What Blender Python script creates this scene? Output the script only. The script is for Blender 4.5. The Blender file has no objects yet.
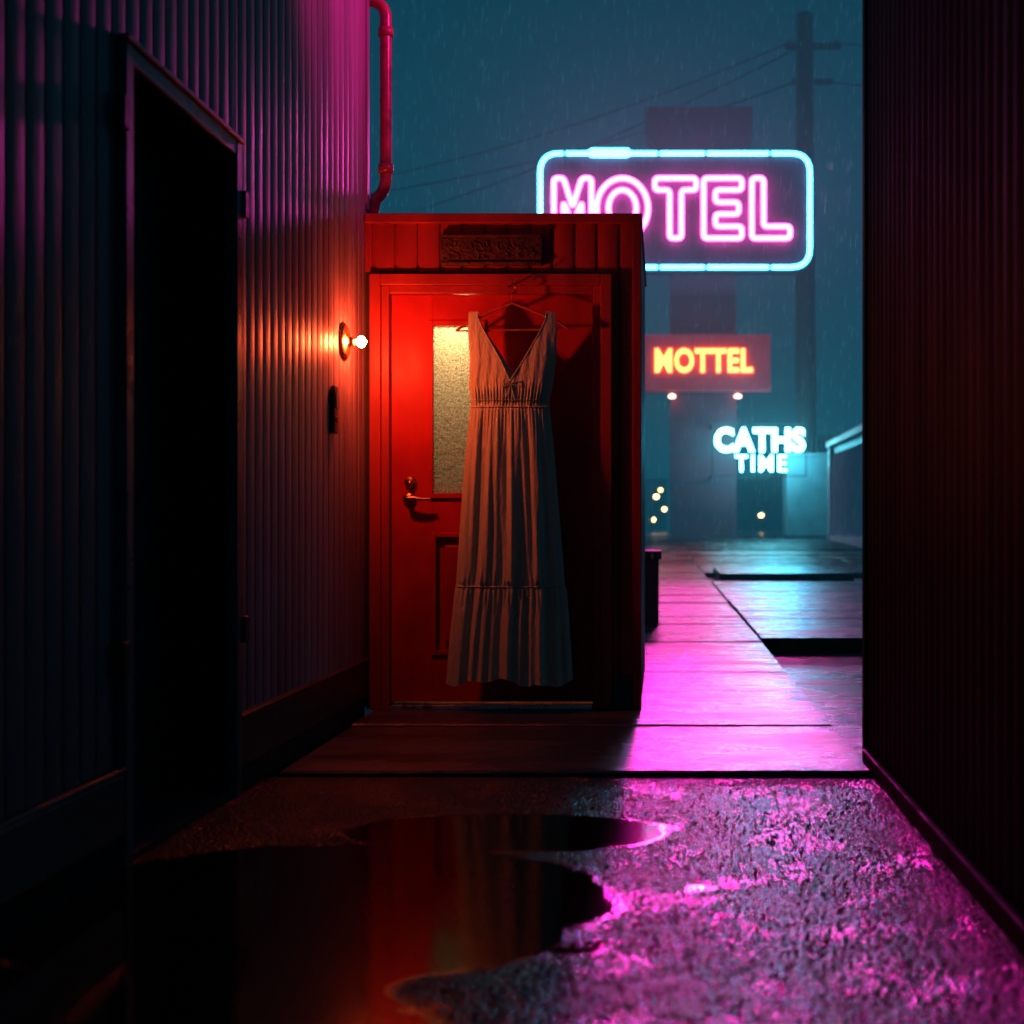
import bpy, math, random
from mathutils import Vector
random.seed(7)
S=bpy.context.scene
S.view_settings.view_transform='Standard'
S.view_settings.look='None'
S.view_settings.exposure=0

# ---------------------------------------------------------------- helpers
def link(o): S.collection.objects.link(o); return o
def empty(name,loc=(0,0,0)):
    e=bpy.data.objects.new(name,None); link(e); e.empty_display_size=0.2; return e
def mesh(name,verts,faces,mat,parent=None,smooth=False):
    m=bpy.data.meshes.new(name); m.from_pydata(verts,[],faces); m.update()
    if smooth:
        for p in m.polygons: p.use_smooth=True
    o=bpy.data.objects.new(name,m); link(o)
    if mat: m.materials.append(mat)
    if parent: o.parent=parent
    return o
def box(name,a,b,mat,parent=None,bev=0.0):
    x0,y0,z0=a; x1,y1,z1=b
    v=[(x0,y0,z0),(x1,y0,z0),(x1,y1,z0),(x0,y1,z0),(x0,y0,z1),(x1,y0,z1),(x1,y1,z1),(x0,y1,z1)]
    f=[(0,3,2,1),(4,5,6,7),(0,1,5,4),(1,2,6,5),(2,3,7,6),(3,0,4,7)]
    o=mesh(name,v,f,mat,parent)
    if bev>0:
        md=o.modifiers.new('b','BEVEL'); md.width=bev; md.segments=2; md.limit_method='ANGLE'
    return o
def tube(name,pts,r,mat,parent=None,cyc=False,res=4,taper=None):
    c=bpy.data.curves.new(name,'CURVE'); c.dimensions='3D'
    sp=c.splines.new('POLY'); sp.points.add(len(pts)-1)
    for i,p in enumerate(pts):
        sp.points[i].co=(p[0],p[1],p[2],1)
        if taper: sp.points[i].radius=taper[i]
    sp.use_cyclic_u=cyc
    sp.use_smooth=True
    c.bevel_depth=r; c.bevel_resolution=res; c.use_fill_caps=True
    o=bpy.data.objects.new(name,c); link(o); c.materials.append(mat)
    if parent: o.parent=parent
    return o
def rounded(pts,r,n=5):
    out=[]; N=len(pts)
    for i in range(N):
        p=Vector(pts[i]); a=Vector(pts[i-1]); b=Vector(pts[(i+1)%N])
        da=(a-p); db=(b-p); rr=min(r,da.length*.48,db.length*.48)
        s=p+da.normalized()*rr; e=p+db.normalized()*rr
        for k in range(n+1):
            t=k/n
            out.append(tuple(s.lerp(p,t).lerp(p.lerp(e,t),t)))
    return out
def lathe(name,prof,loc,axis,mat,parent=None,n=28):
    ax=Vector(axis).normalized(); q=Vector((0,0,1)).rotation_difference(ax)
    v=[];f=[]
    for r,h in prof:
        for k in range(n):
            a=2*math.pi*k/n
            v.append(tuple(Vector(loc)+q@Vector((r*math.cos(a),r*math.sin(a),h))))
    for i in range(len(prof)-1):
        for k in range(n):
            f.append((i*n+k,i*n+(k+1)%n,(i+1)*n+(k+1)%n,(i+1)*n+k))
    f.append(tuple(range(n))[::-1]); f.append(tuple((len(prof)-1)*n+k for k in range(n)))
    return mesh(name,v,f,mat,parent,True)
def nd(nt,t,**kw):
    n=nt.nodes.new(t)
    for k,v in kw.items(): setattr(n,k,v)
    return n
def newmat(name):
    m=bpy.data.materials.new(name); m.use_nodes=True
    nt=m.node_tree; return m,nt,nt.nodes['Principled BSDF']
def pmat(name,col,rough=.5,metal=0.0,var=.35,scale=6,stretch=(1,1,1),bump=.15,bscale=60,rvar=.15,spec=.5,bdist=.004,em=None):
    m,nt,b=newmat(name)
    g=nd(nt,'ShaderNodeNewGeometry'); mp=nd(nt,'ShaderNodeMapping'); mp.inputs['Scale'].default_value=stretch
    nt.links.new(g.outputs['Position'],mp.inputs['Vector'])
    n=nd(nt,'ShaderNodeTexNoise'); n.inputs['Scale'].default_value=scale; n.inputs['Detail'].default_value=6
    nt.links.new(mp.outputs[0],n.inputs['Vector'])
    r=nd(nt,'ShaderNodeValToRGB')
    r.color_ramp.elements[0].position=.3; r.color_ramp.elements[1].position=.7
    r.color_ramp.elements[0].color=tuple(c*(1-var) for c in col)+(1,)
    r.color_ramp.elements[1].color=tuple(min(1,c*(1+var)) for c in col)+(1,)
    nt.links.new(n.outputs['Fac'],r.inputs['Fac']); nt.links.new(r.outputs['Color'],b.inputs['Base Color'])
    mr=nd(nt,'ShaderNodeMapRange'); mr.inputs['To Min'].default_value=max(.02,rough-rvar); mr.inputs['To Max'].default_value=min(1,rough+rvar)
    mr.inputs['From Min'].default_value=.3; mr.inputs['From Max'].default_value=.7
    nt.links.new(n.outputs['Fac'],mr.inputs['Value']); nt.links.new(mr.outputs[0],b.inputs['Roughness'])
    b.inputs['Metallic'].default_value=metal; b.inputs['Specular IOR Level'].default_value=spec
    if em:
        b.inputs['Emission Color'].default_value=(*em[0],1); b.inputs['Emission Strength'].default_value=em[1]
    if bump>0:
        n2=nd(nt,'ShaderNodeTexNoise'); n2.inputs['Scale'].default_value=bscale; n2.inputs['Detail'].default_value=4
        nt.links.new(mp.outputs[0],n2.inputs['Vector'])
        bp=nd(nt,'ShaderNodeBump'); bp.inputs['Strength'].default_value=bump; bp.inputs['Distance'].default_value=bdist
        nt.links.new(n2.outputs['Fac'],bp.inputs['Height']); nt.links.new(bp.outputs[0],b.inputs['Normal'])
    return m
def emat(name,col,st):
    m,nt,b=newmat(name)
    b.inputs['Base Color'].default_value=(.3,.3,.3,1)
    b.inputs['Emission Color'].default_value=(*col,1); b.inputs['Emission Strength'].default_value=st
    return m

# ---------------------------------------------------------------- materials
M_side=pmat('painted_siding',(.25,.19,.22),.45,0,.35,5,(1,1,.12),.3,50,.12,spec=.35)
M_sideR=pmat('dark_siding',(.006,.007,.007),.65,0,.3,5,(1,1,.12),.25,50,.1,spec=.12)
M_core=pmat('building_core',(.02,.02,.022),.8)
M_skirt=pmat('skirting_paint',(.03,.03,.035),.38,0,.3,8,(1,.3,1),.2,60)
M_trim=pmat('steel_frame_paint',(.08,.09,.11),.35,0,.2,10)
M_base=pmat('base_trim_paint',(.02,.02,.022),.65,0,.3,8,spec=.2)
M_darkdoor=pmat('dark_door_paint',(.012,.012,.014),.6,0,.3,8)
M_shack=pmat('red_board_paint',(.34,.028,.022),.5,0,.35,5,(1,1,.2),.3,60,.1)
M_door=pmat('red_door_paint',(.42,.012,.010),.50,0,.25,7,(1,1,.4),.15,80,.08,spec=.35)
M_brass=pmat('aged_brass',(.5,.30,.12),.3,1,.4,30)
M_iron=pmat('dark_iron',(.05,.045,.04),.45,.7,.4,30)
M_plaque=pmat('carved_wood',(.07,.035,.02),.55,0,.5,30,(1,1,1),.6,70,bdist=.01)
M_pipe=pmat('pipe_paint',(.26,.05,.06),.32,0,.35,12)
M_metal=pmat('threshold_metal',(.55,.55,.58),.3,1,.2,20)
M_conc=pmat('wet_concrete_box',(.06,.065,.07),.5,0,.3,5)
M_tower=pmat('tower_cladding',(.20,.02,.04),.6,0,.2,1)
M_panel=pmat('sign_panel',(.06,.02,.06),.5,0,.3,1)
M_panel2=pmat('sign_panel_red',(.30,.04,.06),.5,0,.2,1,em=((1,.04,.09),.18))
M_pole=pmat('utility_pole_wood',(.03,.03,.035),.8)
M_wire=pmat('cable_rubber',(.02,.02,.025),.7,bump=0)
M_shed=pmat('shed_metal',(.65,.72,.76),.45,0,.15,2)
M_shedf=pmat('shed_frame_white',(.8,.85,.88),.5,0,.1,2)
M_block=pmat('rendered_wall',(.22,.32,.36),.6,0,.2,1)
M_dist=pmat('distant_wall',(.03,.05,.06),.8,bump=0)
M_pink=emat('neon_pink',(1,.085,.55),24)
M_cyan=emat('neon_cyan',(.08,.75,1),15)
M_orange=emat('neon_orange',(1,.13,.018),22)
M_white=emat('neon_ice',(.13,.80,1),40)
M_bulb=emat('lamp_bulb',(1,.080,.022),950)
M_warm=emat('distant_bulb',(1,.6,.2),22)
M_smallw=emat('sign_downlight',(1,.4,.3),12)

def wet_slab(name,col,r0=.12,r1=.38):
    m,nt,b=newmat(name)
    g=nd(nt,'ShaderNodeNewGeometry')
    n=nd(nt,'ShaderNodeTexNoise'); n.inputs['Scale'].default_value=1.6; n.inputs['Detail'].default_value=8; n.inputs['Roughness'].default_value=.6
    mp=nd(nt,'ShaderNodeMapping'); mp.inputs['Scale'].default_value=(.7,1.6,1)
    nt.links.new(g.outputs['Position'],mp.inputs['Vector']); nt.links.new(mp.outputs[0],n.inputs['Vector'])
    r=nd(nt,'ShaderNodeValToRGB'); r.color_ramp.elements[0].position=.35; r.color_ramp.elements[1].position=.65
    r.color_ramp.elements[0].color=tuple(c*.6 for c in col)+(1,); r.color_ramp.elements[1].color=tuple(c*1.3 for c in col)+(1,)
    nt.links.new(n.outputs['Fac'],r.inputs['Fac']); nt.links.new(r.outputs[0],b.inputs['Base Color'])
    mr=nd(nt,'ShaderNodeMapRange'); mr.inputs['From Min'].default_value=.38; mr.inputs['From Max'].default_value=.62
    mr.inputs['To Min'].default_value=r0; mr.inputs['To Max'].default_value=r1
    nt.links.new(n.outputs['Fac'],mr.inputs['Value']); nt.links.new(mr.outputs[0],b.inputs['Roughness'])
    n2=nd(nt,'ShaderNodeTexNoise'); n2.inputs['Scale'].default_value=7; n2.inputs['Detail'].default_value=9; n2.inputs['Roughness'].default_value=.65
    nt.links.new(mp.outputs[0],n2.inputs['Vector'])
    bp=nd(nt,'ShaderNodeBump'); bp.inputs['Strength'].default_value=.7; bp.inputs['Distance'].default_value=.022
    nt.links.new(n2.outputs['Fac'],bp.inputs['Height']); nt.links.new(bp.outputs[0],b.inputs['Normal'])
    b.inputs['Specular IOR Level'].default_value=.42
    return m
M_slab=wet_slab('wet_concrete_slab',(.05,.048,.046))
M_road=wet_slab('wet_road',(.03,.032,.035))

def alley_mat():
    m,nt,b=newmat('wet_asphalt_puddles')
    L=nt.links.new
    g=nd(nt,'ShaderNodeNewGeometry')
    wn=nd(nt,'ShaderNodeTexNoise'); wn.inputs['Scale'].default_value=3.2; wn.inputs['Detail'].default_value=9; wn.inputs['Roughness'].default_value=.6
    L(g.outputs['Position'],wn.inputs['Vector'])
    def ell(cx,cy,rx,ry,amp):
        s=nd(nt,'ShaderNodeVectorMath',operation='SUBTRACT'); s.inputs[1].default_value=(cx,cy,0)
        L(g.outputs['Position'],s.inputs[0])
        mu=nd(nt,'ShaderNodeVectorMath',operation='MULTIPLY'); mu.inputs[1].default_value=(1/rx,1/ry,0)
        L(s.outputs[0],mu.inputs[0])
        le=nd(nt,'ShaderNodeVectorMath',operation='LENGTH'); L(mu.outputs[0],le.inputs[0])
        a=nd(nt,'ShaderNodeMath',operation='MULTIPLY_ADD'); a.inputs[1].default_value=amp
        L(wn.outputs['Fac'],a.inputs[0]); L(le.outputs['Value'],a.inputs[2])
        k=nd(nt,'ShaderNodeMapRange',interpolation_type='SMOOTHSTEP'); k.inputs['From Min'].default_value=1+amp*.5-.06; k.inputs['From Max'].default_value=1+amp*.5+.06
        k.inputs['To Min'].default_value=1; k.inputs['To Max'].default_value=0
        L(a.outputs[0],k.inputs['Value']); return k.outputs[0]
    def mx(a,b_):
        n=nd(nt,'ShaderNodeMath',operation='MAXIMUM'); L(a,n.inputs[0]); L(b_,n.inputs[1]); return n.outputs[0]
    p=mx(mx(ell(-.86,3.10,.74,.62,.35),ell(-.46,3.85,.50,.24,.4)),ell(-1.1,2.1,.8,.65,.5))
    pn=nd(nt,'ShaderNodeTexNoise'); pn.inputs['Scale'].default_value=2.4; pn.inputs['Detail'].default_value=8; pn.inputs['Roughness'].default_value=.6
    L(g.outputs['Position'],pn.inputs['Vector'])
    k=nd(nt,'ShaderNodeMapRange',interpolation_type='SMOOTHSTEP'); k.inputs['From Min'].default_value=.60; k.inputs['From Max'].default_value=.67
    L(pn.outputs['Fac'],k.inputs['Value'])
    p=mx(p,k.outputs[0])
    dn=nd(nt,'ShaderNodeTexNoise'); dn.inputs['Scale'].default_value=3.7; dn.inputs['Detail'].default_value=6
    L(g.outputs['Position'],dn.inputs['Vector'])
    dr=nd(nt,'ShaderNodeMapRange'); dr.inputs['From Min'].default_value=.38; dr.inputs['From Max'].default_value=.62; dr.inputs['To Min'].default_value=.10; dr.inputs['To Max'].default_value=.26
    L(dn.outputs['Fac'],dr.inputs['Value'])
    rg=nd(nt,'ShaderNodeMixRGB'); rg.inputs[2].default_value=(.08,.08,.08,1)
    L(p,rg.inputs[0]); L(dr.outputs[0],rg.inputs[1]); L(rg.outputs[0],b.inputs['Roughness'])
    cr=nd(nt,'ShaderNodeMixRGB'); cr.inputs[1].default_value=(.014,.013,.014,1); cr.inputs[2].default_value=(.007,.006,.006,1)
    L(p,cr.inputs[0]); L(cr.outputs[0],b.inputs['Base Color'])
    sl=nd(nt,'ShaderNodeMapRange'); sl.inputs['To Min'].default_value=.42; sl.inputs['To Max'].default_value=.24
    L(p,sl.inputs['Value']); L(sl.outputs[0],b.inputs['Specular IOR Level'])
    v=nd(nt,'ShaderNodeTexVoronoi'); v.inputs['Scale'].default_value=70; v.inputs['Randomness'].default_value=1
    L(g.outputs['Position'],v.inputs['Vector'])
    v2=nd(nt,'ShaderNodeTexVoronoi'); v2.inputs['Scale'].default_value=140
    L(g.outputs['Position'],v2.inputs['Vector'])
    h=nd(nt,'ShaderNodeMath',operation='MULTIPLY_ADD'); h.inputs[1].default_value=.45
    L(v2.outputs['Distance'],h.inputs[0]); L(v.outputs['Distance'],h.inputs[2])
    lo=nd(nt,'ShaderNodeTexNoise'); lo.inputs['Scale'].default_value=14; lo.inputs['Detail'].default_value=6
    L(g.outputs['Position'],lo.inputs['Vector'])
    h2=nd(nt,'ShaderNodeMath',operation='MULTIPLY_ADD'); h2.inputs[1].default_value=-.7
    L(lo.outputs['Fac'],h2.inputs[0]); L(h.outputs[0],h2.inputs[2])
    inv=nd(nt,'ShaderNodeMapRange'); inv.inputs['To Min'].default_value=-1.0; inv.inputs['To Max'].default_value=-.02; L(p,inv.inputs['Value'])
    # water depth varies: patches where the film nearly covers the stones
    dm=nd(nt,'ShaderNodeMapRange'); dm.inputs['From Min'].default_value=.40; dm.inputs['From Max'].default_value=.58; dm.inputs['To Min'].default_value=.35; dm.inputs['To Max'].default_value=1.0
    L(dn.outputs['Fac'],dm.inputs['Value'])
    iv=nd(nt,'ShaderNodeMath',operation='MULTIPLY'); L(inv.outputs[0],iv.inputs[0]); L(dm.outputs[0],iv.inputs[1])
    hm=nd(nt,'ShaderNodeMath',operation='MULTIPLY'); L(h2.outputs[0],hm.inputs[0]); L(iv.outputs[0],hm.inputs[1])
    bp=nd(nt,'ShaderNodeBump'); bp.inputs['Strength'].default_value=1.0; bp.inputs['Distance'].default_value=.012
    L(hm.outputs[0],bp.inputs['Height']); L(bp.outputs[0],b.inputs['Normal'])
    return m
M_alley=alley_mat()

# ---------------------------------------------------------------- ground
def gz(y):
    if y<22: return -.13
    if y<60: return -.13+.58*(y-22)/38
    return .45
ys=[-30,0,10,22]+[22+i*3.8 for i in range(1,11)]+[80,150,400,1500]
xs=[-1200,-60,-10,0,10,60,1200]
v=[(x,y,gz(y)) for y in ys for x in xs]; nx=len(xs)
f=[(j*nx+i,j*nx+i+1,(j+1)*nx+i+1,(j+1)*nx+i) for j in range(len(ys)-1) for i in range(nx-1)]
mesh('ground',v,f,M_road)
mesh('alley_asphalt',[(-1.62,-8,-.02),(.80,-8,-.02),(.80,4.69,-.02),(-1.62,4.69,-.02)],[(0,1,2,3)],M_alley)
m,nt,b=newmat('wet_grit'); b.inputs['Base Color'].default_value=(.02,.02,.022,1); b.inputs['Roughness'].default_value=.16; b.inputs['Specular IOR Level'].default_value=.9
rg_=random.Random(21)
V=[];F=[]
clus=[(rg_.uniform(-.5,.75),rg_.uniform(1.9,4.6),rg_.uniform(.08,.35)) for _ in range(46)]
for i in range(9500):
    if i%3:
        c_=rg_.choice(clus); x=rg_.gauss(c_[0],c_[2]); y=rg_.gauss(c_[1],c_[2])
    else: x=rg_.uniform(-.55,.76); y=rg_.uniform(1.9,4.66)
    if not(-1.2<x<.765 and 1.8<y<4.66): continue
    if ((x+.86)/.72)**2+((y-3.1)/.6)**2<1.05 or ((x+.46)/.5)**2+((y-3.85)/.24)**2<1.05 or ((x+1.1)/.8)**2+((y-2.1)/.6)**2<1: continue
    r=rg_.choice((.0016,.002,.0024,.003,.0042))*rg_.uniform(.8,1.2); hh=r*rg_.uniform(.55,.95); w=len(V); a0=rg_.uniform(0,1); e_=rg_.uniform(.7,1.3)
    for k in range(6):
        a=a0+k*math.pi/3; V.append((x+r*e_*math.cos(a),y+r*math.sin(a),-.0205))
    for k in range(6):
        a=a0+k*math.pi/3; V.append((x+.72*r*e_*math.cos(a),y+.72*r*math.sin(a),-.02+hh*.68))
    V.append((x,y,-.02+hh))
    for k in range(6):
        k2=(k+1)%6
        F.append((w+k,w+k2,w+6+k2,w+6+k)); F.append((w+6+k,w+6+k2,w+12))
mesh('wet_grit',V,F,m,None,True)

def slabs(name,x0,x1,y0,y1,lmin,lmax,nxs=1,z=0,jit=.35,thick=.14):
    V=[];F=[]
    y=y0
    while y<y1-.05:
        l=min(random.uniform(lmin,lmax),y1-y)
        edges=[x0+(x1-x0)*i/nxs+(random.uniform(-.15,.15) if 0<i<nxs else 0) for i in range(nxs+1)]
        for i in range(nxs):
            a=math.radians(random.uniform(-jit,jit)); b=math.radians(random.uniform(-jit,jit))*.5
            zz=max(z,gz(y)+.05)+random.uniform(-.004,.004)
            X0,X1=edges[i]+.006,edges[i+1]-.006; Y0,Y1=y+.008,y+l-.008
            w=len(V); hx=(X1-X0)/2; hy=(Y1-Y0)/2
            top=[(X0,Y0,zz-hy*a-hx*b),(X1,Y0,zz-hy*a+hx*b),(X1,Y1,zz+hy*a+hx*b),(X0,Y1,zz+hy*a-hx*b)]
            c=.008
            tin=[(X0+c,Y0+c,top[0][2]),(X1-c,Y0+c,top[1][2]),(X1-c,Y1-c,top[2][2]),(X0+c,Y1-c,top[3][2])]
            mid=[(p[0],p[1],p[2]-c) for p in top]; bot=[(p[0],p[1],zz-thick) for p in top]
            V+=tin+mid+bot
            F.append((w,w+1,w+2,w+3))
            for k in range(4):
                k2=(k+1)%4
                F.append((w+4+k,w+4+k2,w+k2,w+k)); F.append((w+8+k,w+8+k2,w+4+k2,w+4+k))
        y+=l
    return mesh(name,V,F,M_slab)
pv=empty('pavement')
for o in (slabs('near_slabs',-1.42,.775,4.70,8.4,.9,1.5,1),
          slabs('walkway_slabs',-4.5,.775,8.4,58,.8,1.9,1),
          slabs('terrace_slabs',.79,9.5,10.4,21.0,1.1,2.2,2),
          slabs('step_slabs',.95,3.2,21.4,24.5,1.0,1.6,1,z=.11,thick=.25),
          slabs('forecourt_slabs',.79,12,24.6,58,1.5,3.0,3)):
    o.parent=pv

# ---------------------------------------------------------------- siding
def siding(name,base,d,n,s0,s1,z0,z1,mat,parent,pitch=.085,depth=.012):
    base=Vector(base); d=Vector(d); n=Vector(n)
    S_=[]; k0=math.floor(s0/pitch); k1=math.ceil(s1/pitch)
    for k in range(k0,k1+1):
        a=k*pitch
        for t,h in ((0,-1),(.07,-1),(.11,-.15),(.2,0),(.4,.25),(.6,.32),(.8,.2),(.93,0),(.985,-.2)):
            s=a+t*pitch
            if s0<s<s1: S_.append((s,h*depth))
    S_=[(s0,0)]+S_+[(s1,0)]
    V=[];F=[]
    for s,h in S_:
        p=base+d*s+n*h
        V+= [(p.x,p.y,z0),(p.x,p.y,z1)]
    for i in range(len(S_)-1):
        F.append((2*i,2*i+2,2*i+3,2*i+1))
    return mesh(name,V,F,mat,parent)

# ---------------------------------------------------------------- left building
WX=-1.467
lb=empty('clapboard_building')
H=4.7
dA,dB,dH=3.488,4.334,2.156
for nm,a,b in (('core_near',(-7,-7,-.2),(WX-.015,dA,H)),('core_far',(-7,dB,-.2),(WX-.015,6.34,H)),
               ('core_over_door',(-7,dA,dH),(WX-.015,dB,H)),('core_back',(-7,dA,-.2),(-2.2,dB,dH))):
    box(nm,a,b,M_core,lb)
PD=dict(pitch=.092,depth=.007)
siding('siding_near',(WX,0,0),(0,1,0),(1,0,0),-7,dA-.05,.24,H,M_side,lb,**PD)
siding('siding_over_door',(WX,0,0),(0,1,0),(1,0,0),dA-.05,dB+.05,dH+.04,H,M_side,lb,**PD)
siding('siding_far',(WX,0,0),(0,1,0),(1,0,0),dB+.05,6.34,.24,H,M_side,lb,**PD)
siding('siding_end',(0,6.345,0),(1,0,0),(0,1,0),-7,WX-.003,.24,H,M_side,lb)
box('corner_trim',(WX-.012,6.30,2.46),(WX+.012,6.352,H),M_side,lb,.004)
for nm,y0,y1 in (('skirting_near',-7,dA-.05),('skirting_far',dB+.05,6.26)):
    box(nm,(WX-.02,y0,.07),(WX+.022,y1,.235),M_skirt,lb,.006)
    box(nm+'_cap',(WX-.02,y0,.235),(WX+.030,y1,.253),M_skirt,lb,.006)
    box(nm+'_plinth',(WX-.02,y0,-.05),(WX+.008,y1,.07),M_core,lb)
box('parapet',(-7.1,-7.1,H),(WX+.06,6.42,H+.12),M_trim,lb,.01)
box('frame_near',(WX-.2,dA-.05,-.03),(WX+.026,dA,dH+.05),M_trim,lb,.004)
box('frame_far',(WX-.2,dB,-.03),(WX+.026,dB+.05,dH+.05),M_trim,lb,.004)
box('frame_head',(WX-.2,dA,dH),(WX+.024,dB,dH+.05),M_trim,lb,.004)
box('frame_drip',(WX-.01,dA-.06,dH+.052),(WX+.036,dB+.06,dH+.066),M_trim,lb,.003)
box('service_door',(-1.72,dA+.004,0.0),(-1.67,dB-.004,dH-.004),M_darkdoor,lb,.004)
box('service_door_kickplate',(-1.67,dA+.06,.05),(-1.664,dB-.06,.35),M_iron,lb)
box('service_door_pull',(-1.67,3.62,1.0),(-1.62,3.65,1.22),M_iron,lb,.004)
box('service_step',(-1.75,dA,-.05),(WX+.01,dB,0.0),M_core,lb)
for nm,y in (('hinge_1',dA-.07),('hinge_2',dB+.07)):
    box(nm,(WX+.010,y-.02,1.96),(WX+.038,y+.02,2.05),M_iron,lb,.004)
    box(nm+'_b',(WX+.010,y-.02,.5),(WX+.038,y+.02,.59),M_iron,lb,.004)

# downpipe
dp=empty('drain_pipe')
px=WX+.085; py=6.38
pts=[(WX-.03,py,3.52)]
for k in range(9):
    a=math.pi/2*k/8
    pts.append((px-.085+.085*math.sin(a),py,3.435+.085*math.cos(a)))
pts+= [(px,py,3.2),(px,py,2.9),(px,py,2.66)]
for k in range(9):
    a=math.pi/2*k/8*.8
    pts.append((px-.07*(1-math.cos(a)),py,2.63-.10*math.sin(a)))
pts.append((px-.075,py,2.42))
tube('pipe',pts,.030,M_pipe,dp,res=6)
for z in (2.68,3.36): lathe('collar',[(.030,-.02),(.038,-.02),(.038,.02),(.030,.02)],(px,py,z),(0,0,1),M_pipe,dp)

# right building
rb=empty('dark_building')
RX=.79
box('core',(RX+.015,-7,-.2),(6,4.98,5.2),M_core,rb)
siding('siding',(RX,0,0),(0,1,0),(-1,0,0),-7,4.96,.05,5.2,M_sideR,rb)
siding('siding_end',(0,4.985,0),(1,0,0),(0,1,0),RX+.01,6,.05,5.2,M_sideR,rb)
box('corner_board',(RX-.012,4.94,-.1),(RX+.04,5.0,5.2),M_sideR,rb,.004)
box('base_trim',(RX-.022,-7,-.05),(RX+.02,4.94,.04),M_base,rb,.006)
box('parapet',(RX-.05,-7.1,5.2),(6.1,5.05,5.3),M_trim,rb,.01)
fl=empty('added_flood_lamp')  # fixture added out of view to carry the magenta wall light
box('bracket',(1.0,4.98,4.55),(1.04,5.35,4.59),M_iron,fl,.004)
box('housing',(.93,5.30,4.40),(1.11,5.42,4.56),M_iron,fl,.01)

# ---------------------------------------------------------------- shack
sh=empty('motel_cabin')
Y0=6.30
DX0,DX1,DZ=-1.343,-.325,2.071
siding('boards_header',(0,Y0,0),(1,0,0),(0,-1,0),-1.465,-.12,2.15,2.40,M_shack,sh,pitch=.11,depth=.010)
siding('boards_right',(0,Y0,0),(1,0,0),(0,-1,0),-.252,-.12,.16,2.15,M_shack,sh,pitch=.11,depth=.010)
siding('boards_side',(-.115,0,0),(0,1,0),(1,0,0),6.32,8.0,0,2.40,M_shack,sh,pitch=.11,depth=.008)
box('wall_header',(-1.466,Y0+.012,2.071),(-.13,Y0+.10,2.39),M_core,sh)
box('wall_right',(-.325,Y0+.012,0),(-.13,Y0+.10,2.071),M_core,sh)
box('wall_left',(-1.466,Y0+.012,0),(-1.343,Y0+.10,2.071),M_core,sh)
box('wall_side',(-.17,Y0+.10,0),(-.13,8.0,2.39),M_core,sh)
box('wall_west',(-1.50,Y0+.10,0),(-1.45,8.0,2.39),M_core,sh)
box('wall_back',(-1.45,7.95,0),(-.17,8.0,2.39),M_shack,sh)
box('roof',(-1.50,Y0+.0,2.402),(-.102,8.05,2.428),M_shack,sh,.004)
box('fascia',(-1.462,Y0-.035,2.385),(-.104,Y0-.001,2.432),M_shack,sh,.004)
box('corner_post',(-.150,Y0-.018,0),(-.106,Y0+.03,2.384),M_shack,sh,.004)
box('base_block',(-.250,Y0-.028,0.0),(-.152,Y0-.004,.165),M_skirt,sh,.005)
box('floor',(-1.45,Y0+.05,.0),(-.17,7.95,.012),M_conc,sh)
def ring(prefix,x0,x1,z1,w,y0,y1,mat,z0=0.0):
    box(prefix+'_left',(x0,y0,z0),(x0+w,y1,z1),mat,sh,.004)
    box(prefix+'_right',(x1-w,y0,z0),(x1,y1,z1),mat,sh,.004)
    box(prefix+'_top',(x0+w,y0,z1-w),(x1-w,y1,z1),mat,sh,.004)
ring('casing_outer',-1.437,-.251,2.135,.055,Y0-.040,Y0+.02,M_shack)
ring('casing_inner',-1.383,-.305,2.081,.040,Y0-.022,Y0+.06,M_shack)
box('threshold',(-1.343,Y0-.03,0.0),(-.345,Y0+.08,.022),M_metal,sh,.004)
dy0,dy1=Y0+.015,Y0+.055
wx0,wx1=-1.135,-.90; wz0,wz1=1.06,1.89
qx1=-.52
pz0,pz1=.27,.86
dl,dr,db,dt=DX0+.002,-.347,.034,2.040
box('door_stile_lock',(dl,dy0,db),(wx0,dy1,dt),M_door,sh,.002)
box('door_stile_mid',(wx1,dy0,wz0),(dr,dy1,wz1),M_door,sh,.002)
box('door_stile_hinge',(qx1,dy0,db),(dr,dy1,pz1),M_door,sh,.002)
box('door_rail_top',(wx0,dy0,wz1),(dr,dy1,dt),M_door,sh,.002)
box('door_rail_mid',(wx0,dy0,pz1),(dr,dy1,wz0),M_door,sh,.002)
box('door_rail_bottom',(wx0,dy0,db),(qx1,dy1,pz0),M_door,sh,.002)
box('door_panel_back',(wx0,dy0+.018,pz0),(qx1,dy1,pz1),M_door,sh)
box('door_panel_raised',(wx0+.055,dy0+.003,pz0+.055),(qx1-.055,dy0+.018,pz1-.055),M_door,sh,.012)
def bead(prefix,x0,x1,z0,z1,w,ya,yb):
    box(prefix+'_l',(x0,ya,z0),(x0+w,yb,z1),M_door,sh,.003); box(prefix+'_r',(x1-w,ya,z0),(x1,yb,z1),M_door,sh,.003)
    box(prefix+'_t',(x0+w,ya,z1-w),(x1-w,yb,z1),M_door,sh,.003); box(prefix+'_b',(x0+w,ya,z0),(x1-w,yb,z0+w),M_door,sh,.003)
bead('window_bead',wx0-.024,wx1+.024,wz0-.024,wz1+.024,.026,dy0-.012,dy0+.01)
bead('panel_bead',wx0-.006,qx1+.006,pz0-.006,pz1+.006,.022,dy0-.008,dy0+.008)
m,nt,b=newmat('frosted_glass'); nt.nodes.remove(b); out=nt.nodes['Material Output']
tr=nd(nt,'ShaderNodeBsdfTranslucent')
gl=nd(nt,'ShaderNodeBsdfGlossy'); gl.inputs['Roughness'].default_value=.25; gl.inputs[0].default_value=(.7,.7,.7,1)
mx=nd(nt,'ShaderNodeMixShader'); mx.inputs[0].default_value=.06
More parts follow.
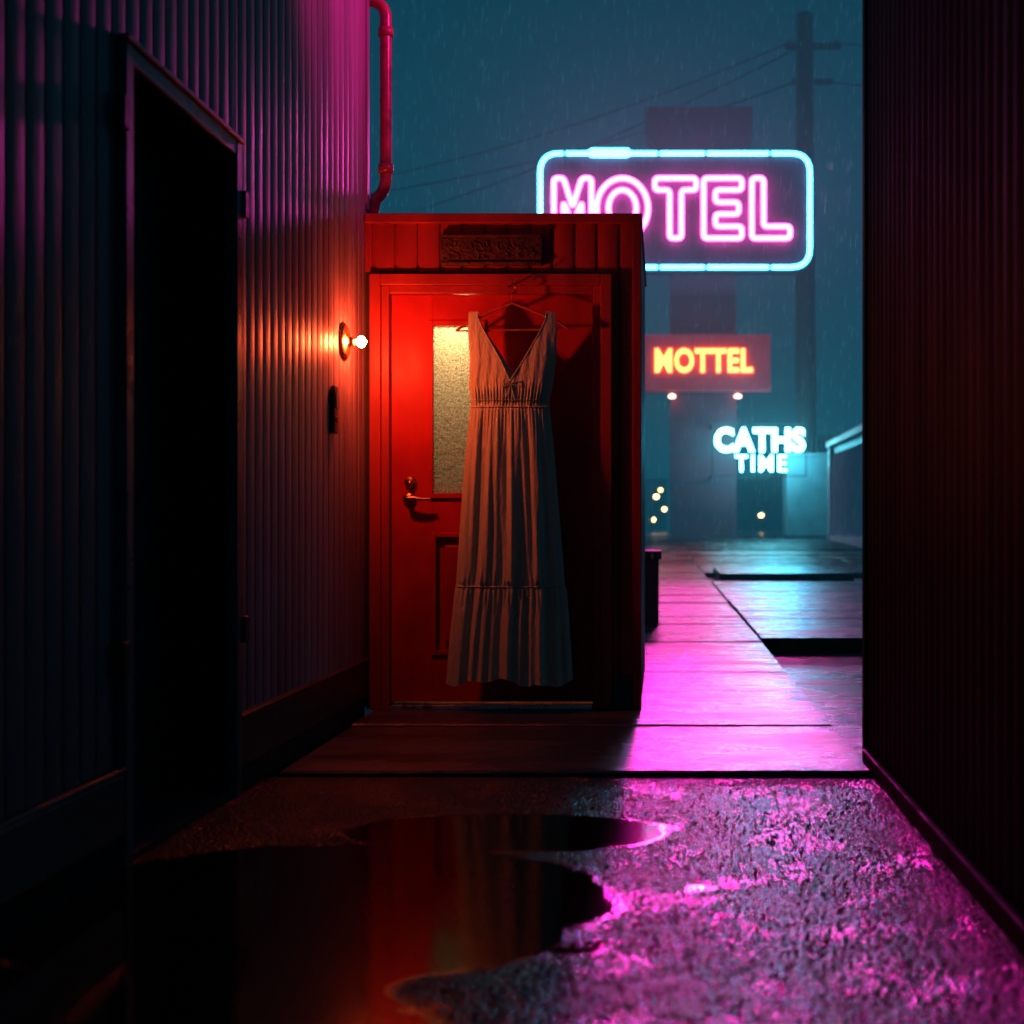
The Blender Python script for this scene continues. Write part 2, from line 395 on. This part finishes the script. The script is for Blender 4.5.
g=nd(nt,'ShaderNodeNewGeometry'); vo=nd(nt,'ShaderNodeTexVoronoi'); vo.inputs['Scale'].default_value=95
vr=nd(nt,'ShaderNodeValToRGB'); vr.color_ramp.elements[0].color=(.95,.95,.92,1); vr.color_ramp.elements[1].color=(.52,.52,.50,1); vr.color_ramp.elements[1].position=.7
nt.links.new(g.outputs['Position'],vo.inputs['Vector']); nt.links.new(vo.outputs['Distance'],vr.inputs[0]); nt.links.new(vr.outputs[0],tr.inputs[0])
bp=nd(nt,'ShaderNodeBump'); bp.inputs['Strength'].default_value=.8; bp.inputs['Distance'].default_value=.012
nt.links.new(vo.outputs['Distance'],bp.inputs['Height']); nt.links.new(bp.outputs[0],gl.inputs['Normal']); nt.links.new(bp.outputs[0],tr.inputs['Normal'])
nt.links.new(tr.outputs[0],mx.inputs[1]); nt.links.new(gl.outputs[0],mx.inputs[2]); nt.links.new(mx.outputs[0],out.inputs[0])
box('window_glass',(wx0,dy0+.015,wz0),(wx1,dy0+.021,wz1),m,sh)
lathe('deadbolt',[(.030,0),(.030,.010),(.024,.018),(.012,.020),(.012,.030),(.0,.031)],(-1.245,dy0,1.115),(0,-1,0),M_brass,sh)
lathe('lever_rose',[(.032,0),(.032,.010),(.022,.018),(.012,.020),(.012,.050),(0,.052)],(-1.25,dy0,1.035),(0,-1,0),M_brass,sh)
tube('lever',[(-1.25,dy0-.048,1.035),(-1.22,dy0-.052,1.037),(-1.18,dy0-.05,1.030),(-1.14,dy0-.047,1.033)],.010,M_brass,sh,res=5,taper=[1.2,1.1,.9,.7])

# plaque
pl=empty('door_plaque')
box('board',(-1.095,Y0-.030,2.175),(-.585,Y0-.006,2.335),M_plaque,pl,.012)
box('rim_top',(-1.085,Y0-.040,2.315),(-.595,Y0-.028,2.330),M_plaque,pl,.004)
box('rim_bottom',(-1.085,Y0-.040,2.180),(-.595,Y0-.028,2.195),M_plaque,pl,.004)
for i in range(26):
    x=random.uniform(-1.06,-.62); z=random.uniform(2.215,2.295)
    a0=random.uniform(0,6.28); sp=random.choice((-1,1)); pp=[]
    for k in range(9):
        a=a0+sp*k*.55; rr=.004+.0028*k
        pp.append((x+rr*math.cos(a),Y0-.031,min(2.31,max(2.20,z+rr*math.sin(a)))))
    tube('carving_%d'%i,pp,.0050,M_plaque,pl,taper=[.5+.06*k for k in range(9)])

# ---------------------------------------------------------------- wall lamp
wl=empty('wall_lamp')
ly,lz=5.87,1.745
lathe('backplate',[(.085,0),(.085,.006),(.072,.014),(.045,.020),(.022,.028),(.016,.05),(.0,.052)],(WX+.004,ly,lz),(1,0,0),M_brass,wl)
lathe('socket',[(.012,.03),(.016,.038),(.022,.042),(.022,.052),(.0,.053)],(WX,ly,lz),(1,0,0),M_brass,wl)
prof=[(0.010,.0)]+[(.027*math.sin(math.pi*(k+1)/11)**.8,.004+.052*(k+1)/11) for k in range(9)]+[(.004,.055)]
lathe('bulb',prof,(WX+.053,ly,lz),(1,0,0),M_bulb,wl)
db_=empty('door_intercom')
box('plate',(WX+.004,5.635,1.31),(WX+.022,5.70,1.52),M_iron,db_,.006)
box('button_1',(WX+.022,5.655,1.36),(WX+.030,5.68,1.385),M_brass,db_,.004)
box('grille',(WX+.022,5.648,1.42),(WX+.026,5.688,1.49),M_trim,db_,.003)

# ---------------------------------------------------------------- dress + hanger
dr_=empty('dress_on_hanger')
yd=6.195; sc=1/206.6
def DX(X): return (X-663)*sc
def DZ_(Y): return .9+(526-Y)*sc
M_hang=pmat('hanger_wood',(.40,.10,.05),.4,0,.3,30)
hp=[]
for X,Y in ((456,331),(464,325),(490,312),(512,303),(536,312),(560,323),(568,329)): hp.append((DX(X),yd,DZ_(Y)))
tube('hanger_arms',hp,.0065,M_hang,dr_,res=4)
tube('hanger_bar',[(DX(458),yd,DZ_(331)),(DX(566),yd,DZ_(329))],.0045,M_hang,dr_)
hk=[(DX(512),yd,DZ_(304)),(DX(512),yd,DZ_(296))]
for k in range(11):
    a=-math.pi/2+math.pi*1.45*k/10
    hk.append((DX(512)+.020*math.cos(a),yd,DZ_(289.5)+.018*math.sin(a)))
tube('hanger_hook',hk,.0035,M_brass,dr_)
tube('door_hook',[(DX(512),Y0+.015,DZ_(281)),(DX(512),yd+.0,DZ_(283)),(DX(512),yd-.012,DZ_(280))],.004,M_brass,dr_)
m,nt,b=newmat('dress_cotton')
g=nd(nt,'ShaderNodeNewGeometry')
n=nd(nt,'ShaderNodeTexNoise'); n.inputs['Scale'].default_value=9; n.inputs['Detail'].default_value=5
nt.links.new(g.outputs['Position'],n.inputs['Vector'])
r=nd(nt,'ShaderNodeValToRGB'); r.color_ramp.elements[0].color=(.34,.52,.36,1); r.color_ramp.elements[1].color=(.50,.70,.50,1)
nt.links.new(n.outputs['Fac'],r.inputs[0]); nt.links.new(r.outputs[0],b.inputs['Base Color'])
b.inputs['Roughness'].default_value=.85; b.inputs['Sheen Weight'].default_value=.2
n2=nd(nt,'ShaderNodeTexNoise'); n2.inputs['Scale'].default_value=45; n2.inputs['Detail'].default_value=8
mp=nd(nt,'ShaderNodeMapping'); mp.inputs['Scale'].default_value=(1.6,1,.5); nt.links.new(g.outputs['Position'],mp.inputs[0]); nt.links.new(mp.outputs[0],n2.inputs['Vector'])
bp=nd(nt,'ShaderNodeBump'); bp.inputs['Strength'].default_value=.8; bp.inputs['Distance'].default_value=.009
nt.links.new(n2.outputs['Fac'],bp.inputs['Height']); nt.links.new(bp.outputs[0],b.inputs['Normal'])
M_dress=m
def lerp_tab(t,tab):
    for i in range(len(tab)-1):
        if t<=tab[i+1][0]:
            k=(t-tab[i][0])/(tab[i+1][0]-tab[i][0]); return tab[i][1]+(tab[i+1][1]-tab[i][1])*max(0,k)
    return tab[-1][1]
Ltab=[(312,469),(330,468),(360,470),(385,469),(405,471),(412,470),(450,466),(500,462),(560,458),(588,456),(594,455),(620,452),(650,449),(685,446)]
Rtab=[(312,555),(330,557),(360,556),(385,553),(405,549),(412,550),(450,554),(500,558),(560,563),(588,565),(594,567),(620,569),(650,571),(685,573)]
ph=[random.uniform(0,6.28) for _ in range(12)]
def fold(u,Y):
    w=lerp_tab(Y,[(312,0),(345,.10),(400,.15),(408,.12),(440,.55),(500,.9),(585,1.0),(590,.35),(600,.7),(640,1.1),(685,1.25)])
    k=0
    if Y>408:
        g1=math.sin(2*math.pi*(u*4.3+.15*math.sin(Y*.012))+ph[0])
        g2=math.sin(2*math.pi*(u*7.7+.2*math.sin(Y*.02+1))+ph[1])
        g3=math.sin(2*math.pi*u*13+ph[2]+.6*math.sin(Y*.03))
        k=.010*g1+.0065*g2+.0035*g3
        gather=math.exp(-((Y-408)/22)**2)+ .9*math.exp(-((Y-596)/14)**2)
        k+=gather*.009*math.sin(2*math.pi*u*24+ph[3]+.5*math.sin(u*40))
        if Y>590: k+=.006*math.sin(2*math.pi*u*10.5+ph[4]+Y*.01)
    else:
        k=.012*math.sin(2*math.pi*u*9+ph[5]+Y*.03)+.02*math.sin(2*math.pi*u*2.5+Y*.02)
        k+=.10*.3*math.exp(-((Y-398)/9)**2)*math.sin(2*math.pi*u*26+ph[6])
    return k*w
rows=[312+ (685-312)*i/150 for i in range(151)]
nc=70
def cloth(front):
    V=[];F=[]
    vb=383 if front else 374
    for Y in rows:
        l=lerp_tab(Y,Ltab); r_=lerp_tab(Y,Rtab); c=(l+r_)/2
        thick=lerp_tab(Y,[(312,.010),(330,.018),(360,.035),(405,.045),(450,.06),(590,.075),(685,.085)])
        if 403<Y<411: thick-=.006
        if 586<Y<592: thick-=.004
        for half in (0,1):
            if Y<vb:
                s=(Y-318)/(vb-318); s=max(0,s)
                st=9.5
                inner=(l+st)+(c-(l+st))*s**1.05 if half==0 else (r_-st)+(c-(r_-st))*s**1.05
            else: inner=c
            for j in range(nc+1):
                t=j/nc
                X=(l+(inner-l)*t) if half==0 else (inner+(r_-inner)*t)
                u=(X-l)/(r_-l)
                e=max(0,1-(2*u-1)**2)
                y=thick*math.sqrt(e)
                k=fold(u if front else 1-u+.13,Y)*min(1,e*3)
                hemz=0
                if Y>600: hemz=(Y-600)/85*(3.0*math.sin(u*9+1)+2*math.sin(u*23)+ (2.5*u))
                yy=yd-(y+k+.004) if front else yd+min(.075,(y*.6-k*.5+.004))
                V.append((DX(X),yy,DZ_(Y+hemz-5*(Y-312)/373)))
    R=2*(nc+1)
    for i in range(len(rows)-1):
        for h in (0,1):
            for j in range(nc):
                a=i*R+h*(nc+1)+j
                F.append((a,a+1,a+1+R,a+R))
    return V,F
V1,F1=cloth(True); V2,F2=cloth(False)
mesh('dress_front',V1,F1,M_dress,dr_,True)
mesh('dress_back',V2,F2,M_dress,dr_,True)
def surf(X,Y,off=.004):
    l=lerp_tab(Y,Ltab); r_=lerp_tab(Y,Rtab); u=(X-l)/(r_-l); e=max(0,1-(2*u-1)**2)
    th=lerp_tab(Y,[(312,.010),(330,.018),(360,.035),(405,.045),(450,.06),(590,.075),(685,.085)])
    return (DX(X),yd-(th*math.sqrt(e)+fold(u,Y)*min(1,e*3)+off),DZ_(Y-5*(Y-312)/373))
for side in (0,1):
    pts=[]
    for i in range(20):
        Y=314+(383-314)*i/19; l=lerp_tab(Y,Ltab); r_=lerp_tab(Y,Rtab); c=(l+r_)/2
        s=max(0,(Y-318)/65); X=(l+9.5)+(c-l-9.5)*s**1.05 if side==0 else (r_-9.5)+(c-r_+9.5)*s**1.05
        pts.append(surf(X,Y))
    tube('neck_binding_%d'%side,pts,.0030,M_dress,dr_)
for Y,r in ((402,.0030),(409,.0030),(590,.0035)):
    l=lerp_tab(Y,Ltab); r_=lerp_tab(Y,Rtab)
    tube('seam_%d'%Y,[surf(l+(r_-l)*(i/80),Y,.003) for i in range(1,80)],r,M_dress,dr_)
tube('bow_tie_l',[surf(512,385,.008),surf(505,382,.014),surf(503,389,.012),surf(512,386,.008),surf(507,400,.010)],.0028,M_dress,dr_)
tube('bow_tie_r',[surf(512,385,.008),surf(519,382,.014),surf(521,389,.012),surf(512,386,.008),surf(516,402,.010)],.0028,M_dress,dr_)

# ---------------------------------------------------------------- bench-like block behind cabin
cb=empty('concrete_bench')
box('base',(-1.6,11.65,-.02),(-.04,12.3,.60),M_conc,cb,.01)
box('seat_cap',(-1.65,11.58,.60),(-.01,12.38,.675),M_conc,cb,.012)

# ---------------------------------------------------------------- motel pylon sign
ps=empty('motel_pylon_sign')
yS=60
box('tower',(.33,yS+.3,.3),(3.47,yS+2.4,13.2),M_tower,ps,.03)
box('tower_neck',(1.2,yS+.5,18.2),(2.6,yS+2,18.9),M_tower,ps,.03)
for i in range(8):
    z=1.5+i*1.45
    if not(6.9<z<10): box('tower_rib_%d'%i,(.31,yS+.27,z),(3.49,yS+.30,z+.05),M_panel,ps)
tv=[(-.84,19.3),(-.84,20.7),(4.22,20.7),(4.22,19.3),(3.7,18.7),(-.3,18.7)]
vv=[(x,yS+.4,z) for x,z in tv]+[(x,yS+1.6,z) for x,z in tv]
ff=[(0,1,2,3,4,5),(11,10,9,8,7,6)]+[(i,i+6,(i+1)%6+6,(i+1)%6) for i in range(6)]
mesh('crown',vv,ff,M_tower,ps)
rp=rounded([(-5.95,yS,12.85),(7.05,yS,12.85),(7.05,yS,18.48),(-5.95,yS,18.48)],1.1,6)
n_=len(rp)
vv=[p for p in rp]+[(p[0],p[1]+1.0,p[2]) for p in rp]
mesh('main_cabinet',vv,[tuple(range(n_)),tuple(range(2*n_-1,n_-1,-1))]+[(i,i+n_,(i+1)%n_+n_,(i+1)%n_) for i in range(n_)],M_panel,ps)
tube('border_neon',rounded([(-5.75,yS-.15,13.0),(6.87,yS-.15,13.0),(6.87,yS-.15,18.33),(-5.75,yS-.15,18.33)],.9,6),.10,M_cyan,ps,cyc=True,res=2)
tube('border_neon_top',rounded([(-3.4,yS-.2,18.2),(-1.6,yS-.2,18.2),(-1.6,yS-.2,18.48),(-3.4,yS-.2,18.48)],.1,3),.07,M_cyan,ps,cyc=True,res=2)
for x in (-4.6,-.2,2.0,5.0):
    box('standoff',(x-.06,yS-.25,18.22),(x+.06,yS,18.46),M_iron,ps); box('standoff',(x-.06,yS-.25,12.88),(x+.06,yS,13.12),M_iron,ps)
def neon_letter(ch,x0,x1,z0,z1,y,mat,r,w=.55):
    W=x1-x0; Hh=z1-z0
    P=None
    if ch=='T': P=[(0,Hh),(W,Hh),(W,Hh-w),(W/2+w/2,Hh-w),(W/2+w/2,0),(W/2-w/2,0),(W/2-w/2,Hh-w),(0,Hh-w)]
    if ch=='L': P=[(0,0),(W,0),(W,w),(w,w),(w,Hh),(0,Hh)]
    if ch=='E':
        m0=Hh/2-w/2; P=[(0,0),(W,0),(W,w),(w,w),(w,m0),(W*.92,m0),(W*.92,m0+w),(w,m0+w),(w,Hh-w),(W,Hh-w),(W,Hh),(0,Hh)]
    if ch=='M':
        w2=.45; P=[(0,0),(0,Hh),(w2,Hh),(W/2,Hh*.52),(W-w2,Hh),(W,Hh),(W,0),(W-w2,0),(W-w2,Hh*.6),(W/2,Hh*.22),(w2,Hh*.6),(w2,0)]
    if ch=='O':
        for k,(a,b_) in enumerate(((W/2,Hh/2),(W/2-w,Hh/2-w))):
            tube('letter_O',[(x0+W/2+a*math.cos(t*math.pi/20),y,z0+Hh/2+b_*math.sin(t*math.pi/20)) for t in range(40)],r,mat,ps,cyc=True,res=2)
        return
    tube('letter_'+ch,rounded([(x0+p[0],y,z0+p[1]) for p in P],.16,3),r,mat,ps,cyc=True,res=2)
zl,zh=14.35,17.15
for ch,a_,b_ in (('M',-5.1,-3.35),('O',-3.1,-.7),('T',-.38,1.55),('E',1.9,3.68),('L',4.15,5.93)):
    neon_letter(ch,a_,b_,zl,zh,yS-.2,M_pink,.115)
def text(name,body,x0,x1,z0,z1,y,mat,parent,off=.0,ext=.05,sp=1.0):
    c=bpy.data.curves.new(name,'FONT'); c.body=body; c.size=1; c.offset=off; c.space_character=sp; c.resolution_u=4
    c.extrude=ext
    tmp=bpy.data.objects.new(name+'_t',c); link(tmp)
    bpy.context.view_layer.update()
    dg=bpy.context.evaluated_depsgraph_get()
    me=bpy.data.meshes.new_from_object(tmp.evaluated_get(dg)); bpy.data.objects.remove(tmp)
    X=[v.co.x for v in me.vertices]; Yv=[v.co.y for v in me.vertices]
    a,b_,c0,d=min(X),max(X),min(Yv),max(Yv)
    for v in me.vertices:
        v.co=Vector((x0+(v.co.x-a)/(b_-a)*(x1-x0), y-v.co.z, z0+(v.co.y-c0)/(d-c0)*(z1-z0)))
    me.materials.clear(); me.materials.append(mat)
    for p in me.polygons: p.material_index=0
    o=bpy.data.objects.new(name,me); link(o); o.parent=parent; return o
box('lower_cabinet',(-.94,yS-.3,7.18),(5.02,yS+.28,9.85),M_panel2,ps,.08)
box('lower_cabinet_rim',(-1.0,yS-.1,7.10),(5.08,yS+.1,7.175),M_panel,ps)
text('mottel_letters','MOTTEL',-.375,4.17,8.05,9.18,yS-.36,M_orange,ps,off=.03,sp=1.08)
for x in (.42,3.5):
    lathe('downlight',[(.02,0),(.16,.02),(.16,.14),(.05,.2),(0,.21)],(x,yS-.1,6.88),(0,0,1),M_smallw,ps,10)

cs=empty('neon_word_sign')
yC=57.5
text('caths_letters','CATHS',2.32,6.37,4.22,5.32,yC,M_white,cs,off=.035,sp=1.06)
text('time_letters','TIME',3.25,5.55,3.35,4.08,yC,M_white,cs,off=.008,sp=1.25)
for z in (5.5,3.15): tube('rail',[(2.2,yC+.25,z),(6.45,yC+.25,z)],.03,M_iron,cs,res=1)
for z in (5.5,3.15): tube('arm',[(2.2,yC+.25,z),(2.2,yS+.5,z)],.05,M_iron,cs,res=1)
for x in (2.2,6.45): tube('upright',[(x,yC+.25,3.15),(x,yC+.25,5.5)],.03,M_iron,cs,res=1)

# ---------------------------------------------------------------- utility pole and wires
up=empty('utility_pole')
tube('pole',[(6.9,62,.2),(6.9,62,12),(6.85,62,25.7)],.5,M_pole,up,res=5,taper=[1.1,.95,.8])
box('crossarm',(5.9,61.8,24.0),(8.6,62.1,24.25),M_pole,up)
box('crossarm_lower',(6.2,61.8,22.3),(8.2,62.1,22.5),M_pole,up)
for x in (6.1,7.0,8.4): lathe('insulator',[(.08,0),(.1,.1),(.05,.2),(0,.22)],(x,62,24.25),(0,0,1),M_pole,up,8)
ow=empty('overhead_wires')
for i,(a,b_) in enumerate((((6.1,62,24.3),(-30,75,19.5)),((6.4,62,22.4),(-30,70,18.0)),((7,62,24.3),(-30,78,16.5)),((8.4,62,24.3),(40,60,27)),((8.2,62,22.4),(40,60,24)))):
    A=Vector(a);B=Vector(b_); pts=[]
    for k in range(25):
        t=k/24; p=A.lerp(B,t); p.z-=1.6*4*t*(1-t); pts.append(tuple(p))
    tube('wire_%d'%i,pts,.04,M_wire,ow,res=1)

# ---------------------------------------------------------------- shed and block building
sd=empty('metal_shed')
box('body',(6.75,36,0),(12,51,4.0),M_shed,sd)
V=[];F=[]
n=90
for i in range(n+1):
    y=36.4+14.2*i/n; x=6.72-(.06 if i%2 else 0)
    V+=[(x,y,.5),(x,y,3.7)]
for i in range(n): F.append((2*i,2*i+1,2*i+3,2*i+2))
mesh('ribbed_wall',V,F,M_shed,sd)
box('roof_edge',(6.5,35.8,4.0),(12.2,51.2,4.25),M_shedf,sd,.03)
box('corner_post',(6.58,50.7,.2),(6.8,51.1,4.0),M_shedf,sd)
box('sill',(6.6,36,.2),(6.75,50.7,.5),M_shedf,sd)
bb=empty('rendered_outbuilding')
box('body',(5.71,58.9,.2),(7.65,61.3,4.1),M_block,bb,.03)
box('coping',(5.62,58.8,4.1),(7.75,61.35,4.26),M_block,bb,.02)
for (x0,x1,y,h) in ((-14,-3.2,120,14),(-3,.5,150,6),(5.5,9.5,110,4.5),(9.8,22,120,9),(2,5,160,5)):
    e=empty('distant_building')
    box('walls',(x0,y,.3),(x1,y+12,h),M_dist,e); box('roofline',(x0-.2,y-.2,h),(x1+.2,y+12.2,h+.4),M_dist,e)
    for k in range(3):
        wx=x0+(x1-x0)*(.2+.3*k); box('window_%d'%k,(wx,y-.05,h*.5),(wx+.6,y-.01,h*.5+.8),M_iron,e)
for (x,y,h) in ((-.75,85,2.9),(-.2,95,2.2),(-1.0,90,1.4),(5.2,100,2.6),(-.5,105,3.9),(6.6,90,1.7)):
    e=empty('street_lamp')
    tube('post',[(x,y,.4),(x,y,h)],.06,M_pole,e,res=1); tube('arm',[(x,y,h),(x+.3,y,h+.12)],.04,M_pole,e,res=1)
    lathe('globe',[(.03,0),(.14,.05),(.17,.15),(.14,.26),(0,.3)],(x+.3,y,h-.2),(0,0,1),M_warm,e,8)

# ---------------------------------------------------------------- rain
V=[];F=[]
for i in range(2600):
    y=random.uniform(7.5,30); x=random.uniform(-.25*y,.22*y); z=random.uniform(.3,.9+.45*y)
    l=random.uniform(.06,.16)*(.5+y/20); w=.0009*random.uniform(.7,1.4)*(y/10)
    b0=len(V); sl=l*.05
    V+=[(x,y,z),(x+w,y-w,z+l*.35),(x+w*2,y,z+l*.35),(x+w,y+w,z+l*.35),(x+w+sl,y,z+l)]
    F+=[(b0,b0+1,b0+2),(b0,b0+2,b0+3),(b0,b0+3,b0+1),(b0+4,b0+2,b0+1),(b0+4,b0+3,b0+2),(b0+4,b0+1,b0+3)]
m,nt,b=newmat('glowing_rain'); b.inputs['Base Color'].default_value=(.4,.5,.55,1); b.inputs['Roughness'].default_value=.3
b.inputs['Emission Color'].default_value=(.2,.75,1,1); b.inputs['Emission Strength'].default_value=.27  # drops emit faintly in place of the sky light they would refract
mesh('rain',V,F,m)

# ---------------------------------------------------------------- mist
m=bpy.data.materials.new('glowing_mist'); m.use_nodes=True; nt=m.node_tree; nt.nodes.clear()
out=nd(nt,'ShaderNodeOutputMaterial'); sv=nd(nt,'ShaderNodeVolumeAbsorption'); sv.inputs['Density'].default_value=.010
sv.inputs['Color'].default_value=(0,0,0,1)
ev=nd(nt,'ShaderNodeEmission'); ev.inputs[0].default_value=(.006,.58,1,1); ev.inputs[1].default_value=.00100  # volume glows by itself in place of light scattered by the haze
ad=nd(nt,'ShaderNodeAddShader'); nt.links.new(sv.outputs[0],ad.inputs[0]); nt.links.new(ev.outputs[0],ad.inputs[1]); nt.links.new(ad.outputs[0],out.inputs['Volume'])
box('glowing_mist',(-70,14,-.6),(90,170,50),m)
m=bpy.data.materials.new('halo_scatter'); m.use_nodes=True; nt=m.node_tree; nt.nodes.clear()
out=nd(nt,'ShaderNodeOutputMaterial'); sv=nd(nt,'ShaderNodeVolumeScatter'); sv.inputs['Density'].default_value=.014  # scatter box added around the signs to give the neon halos
sv.inputs['Color'].default_value=(.85,.93,1,1)
nt.links.new(sv.outputs[0],out.inputs['Volume'])
box('sign_halo_bank',(-28,51.5,-.5),(34,59.9,36),m)

# ---------------------------------------------------------------- lights
def lamp(name,typ,loc,col,en,target=None,**kw):
    l=bpy.data.lights.new(name,typ); l.color=col; l.energy=en
    for k,v in kw.items(): setattr(l,k,v)
    o=bpy.data.objects.new(name,l); link(o); o.location=loc
    if target: o.rotation_euler=(Vector(target)-Vector(loc)).to_track_quat('-Z','Y').to_euler()
    return o
lamp('room_light','POINT',(-1.02,6.56,2.02),(1,.62,.24),34,shadow_soft_size=.05).parent=sh
lamp('added_flood_light','SPOT',(.98,5.45,4.42),(1,.02,.38),560,(-1.467,6.0,3.8),spot_size=math.radians(58),shadow_soft_size=.08,spot_blend=1).parent=fl  # added spot that tints the upper left wall magenta
lamp('motel_standin_spot','SPOT',(.9,51.0,14.8),(1,.04,.55),12000,(-.1,5.0,0.3),spot_size=math.radians(18),shadow_soft_size=1.5,spot_blend=.6).parent=ps  # added spot ahead of the sign, standing in for its glow
lamp('motel_ground_standin','SPOT',(.6,51.0,15.6),(1,.015,.50),260000,(-.02,2.9,0.0),spot_size=math.radians(2.5),shadow_soft_size=1.5,spot_blend=1).parent=ps  # extra narrow spot added to put magenta on the near asphalt
lamp('word_standin_spot','SPOT',(4.6,51,4.7),(.05,.55,1),1300,(.8,3.5,.3),spot_size=math.radians(14),shadow_soft_size=1.2,spot_blend=.6).parent=cs  # added cyan spot in place of the word sign's own spill
lamp('word_ground_standin','SPOT',(2.6,51,13.0),(.01,.34,1),60000,(.52,2.6,0.0),spot_size=math.radians(1.3),shadow_soft_size=1.2,spot_blend=1).parent=cs  # added well above the word sign to turn the near ground blue

# world
w=bpy.data.worlds.new('World'); S.world=w; w.use_nodes=True; nt=w.node_tree
bg=nt.nodes['Background']
tc=nd(nt,'ShaderNodeTexCoord'); sx=nd(nt,'ShaderNodeSeparateXYZ'); nt.links.new(tc.outputs['Generated'],sx.inputs[0])
cr=nd(nt,'ShaderNodeValToRGB'); el=cr.color_ramp.elements
el[0].position=0; el[0].color=(.003,.12,.18,1); el[1].position=.5; el[1].color=(.007,.045,.09,1)
e=el.new(.18); e.color=(.002,.055,.095,1)
e=el.new(.40); e.color=(.0015,.022,.042,1)
e=el.new(1.0); e.color=(.012,.042,.09,1)
nt.links.new(sx.outputs['Z'],cr.inputs[0])
sk=nd(nt,'ShaderNodeTexSky'); sk.sky_type='NISHITA'; sk.sun_disc=False; sk.sun_elevation=math.radians(-4); sk.sun_rotation=math.radians(20)
mxs=nd(nt,'ShaderNodeMixRGB',blend_type='ADD'); mxs.inputs[0].default_value=.01
nt.links.new(cr.outputs[0],mxs.inputs[1]); nt.links.new(sk.outputs[0],mxs.inputs[2])
nt.links.new(mxs.outputs[0],bg.inputs[0]); bg.inputs[1].default_value=1.0

# ---------------------------------------------------------------- camera
c=bpy.data.cameras.new('camera'); co=bpy.data.objects.new('camera',c); link(co)
co.location=(0,0,.9); co.rotation_euler=(math.radians(90),0,0)
c.lens=45; c.sensor_width=36; c.shift_x=-.1475; c.shift_y=.0137
c.clip_end=3000; c.clip_start=.05
c.dof.use_dof=True; c.dof.focus_distance=6.2; c.dof.aperture_fstop=2.2
S.camera=co
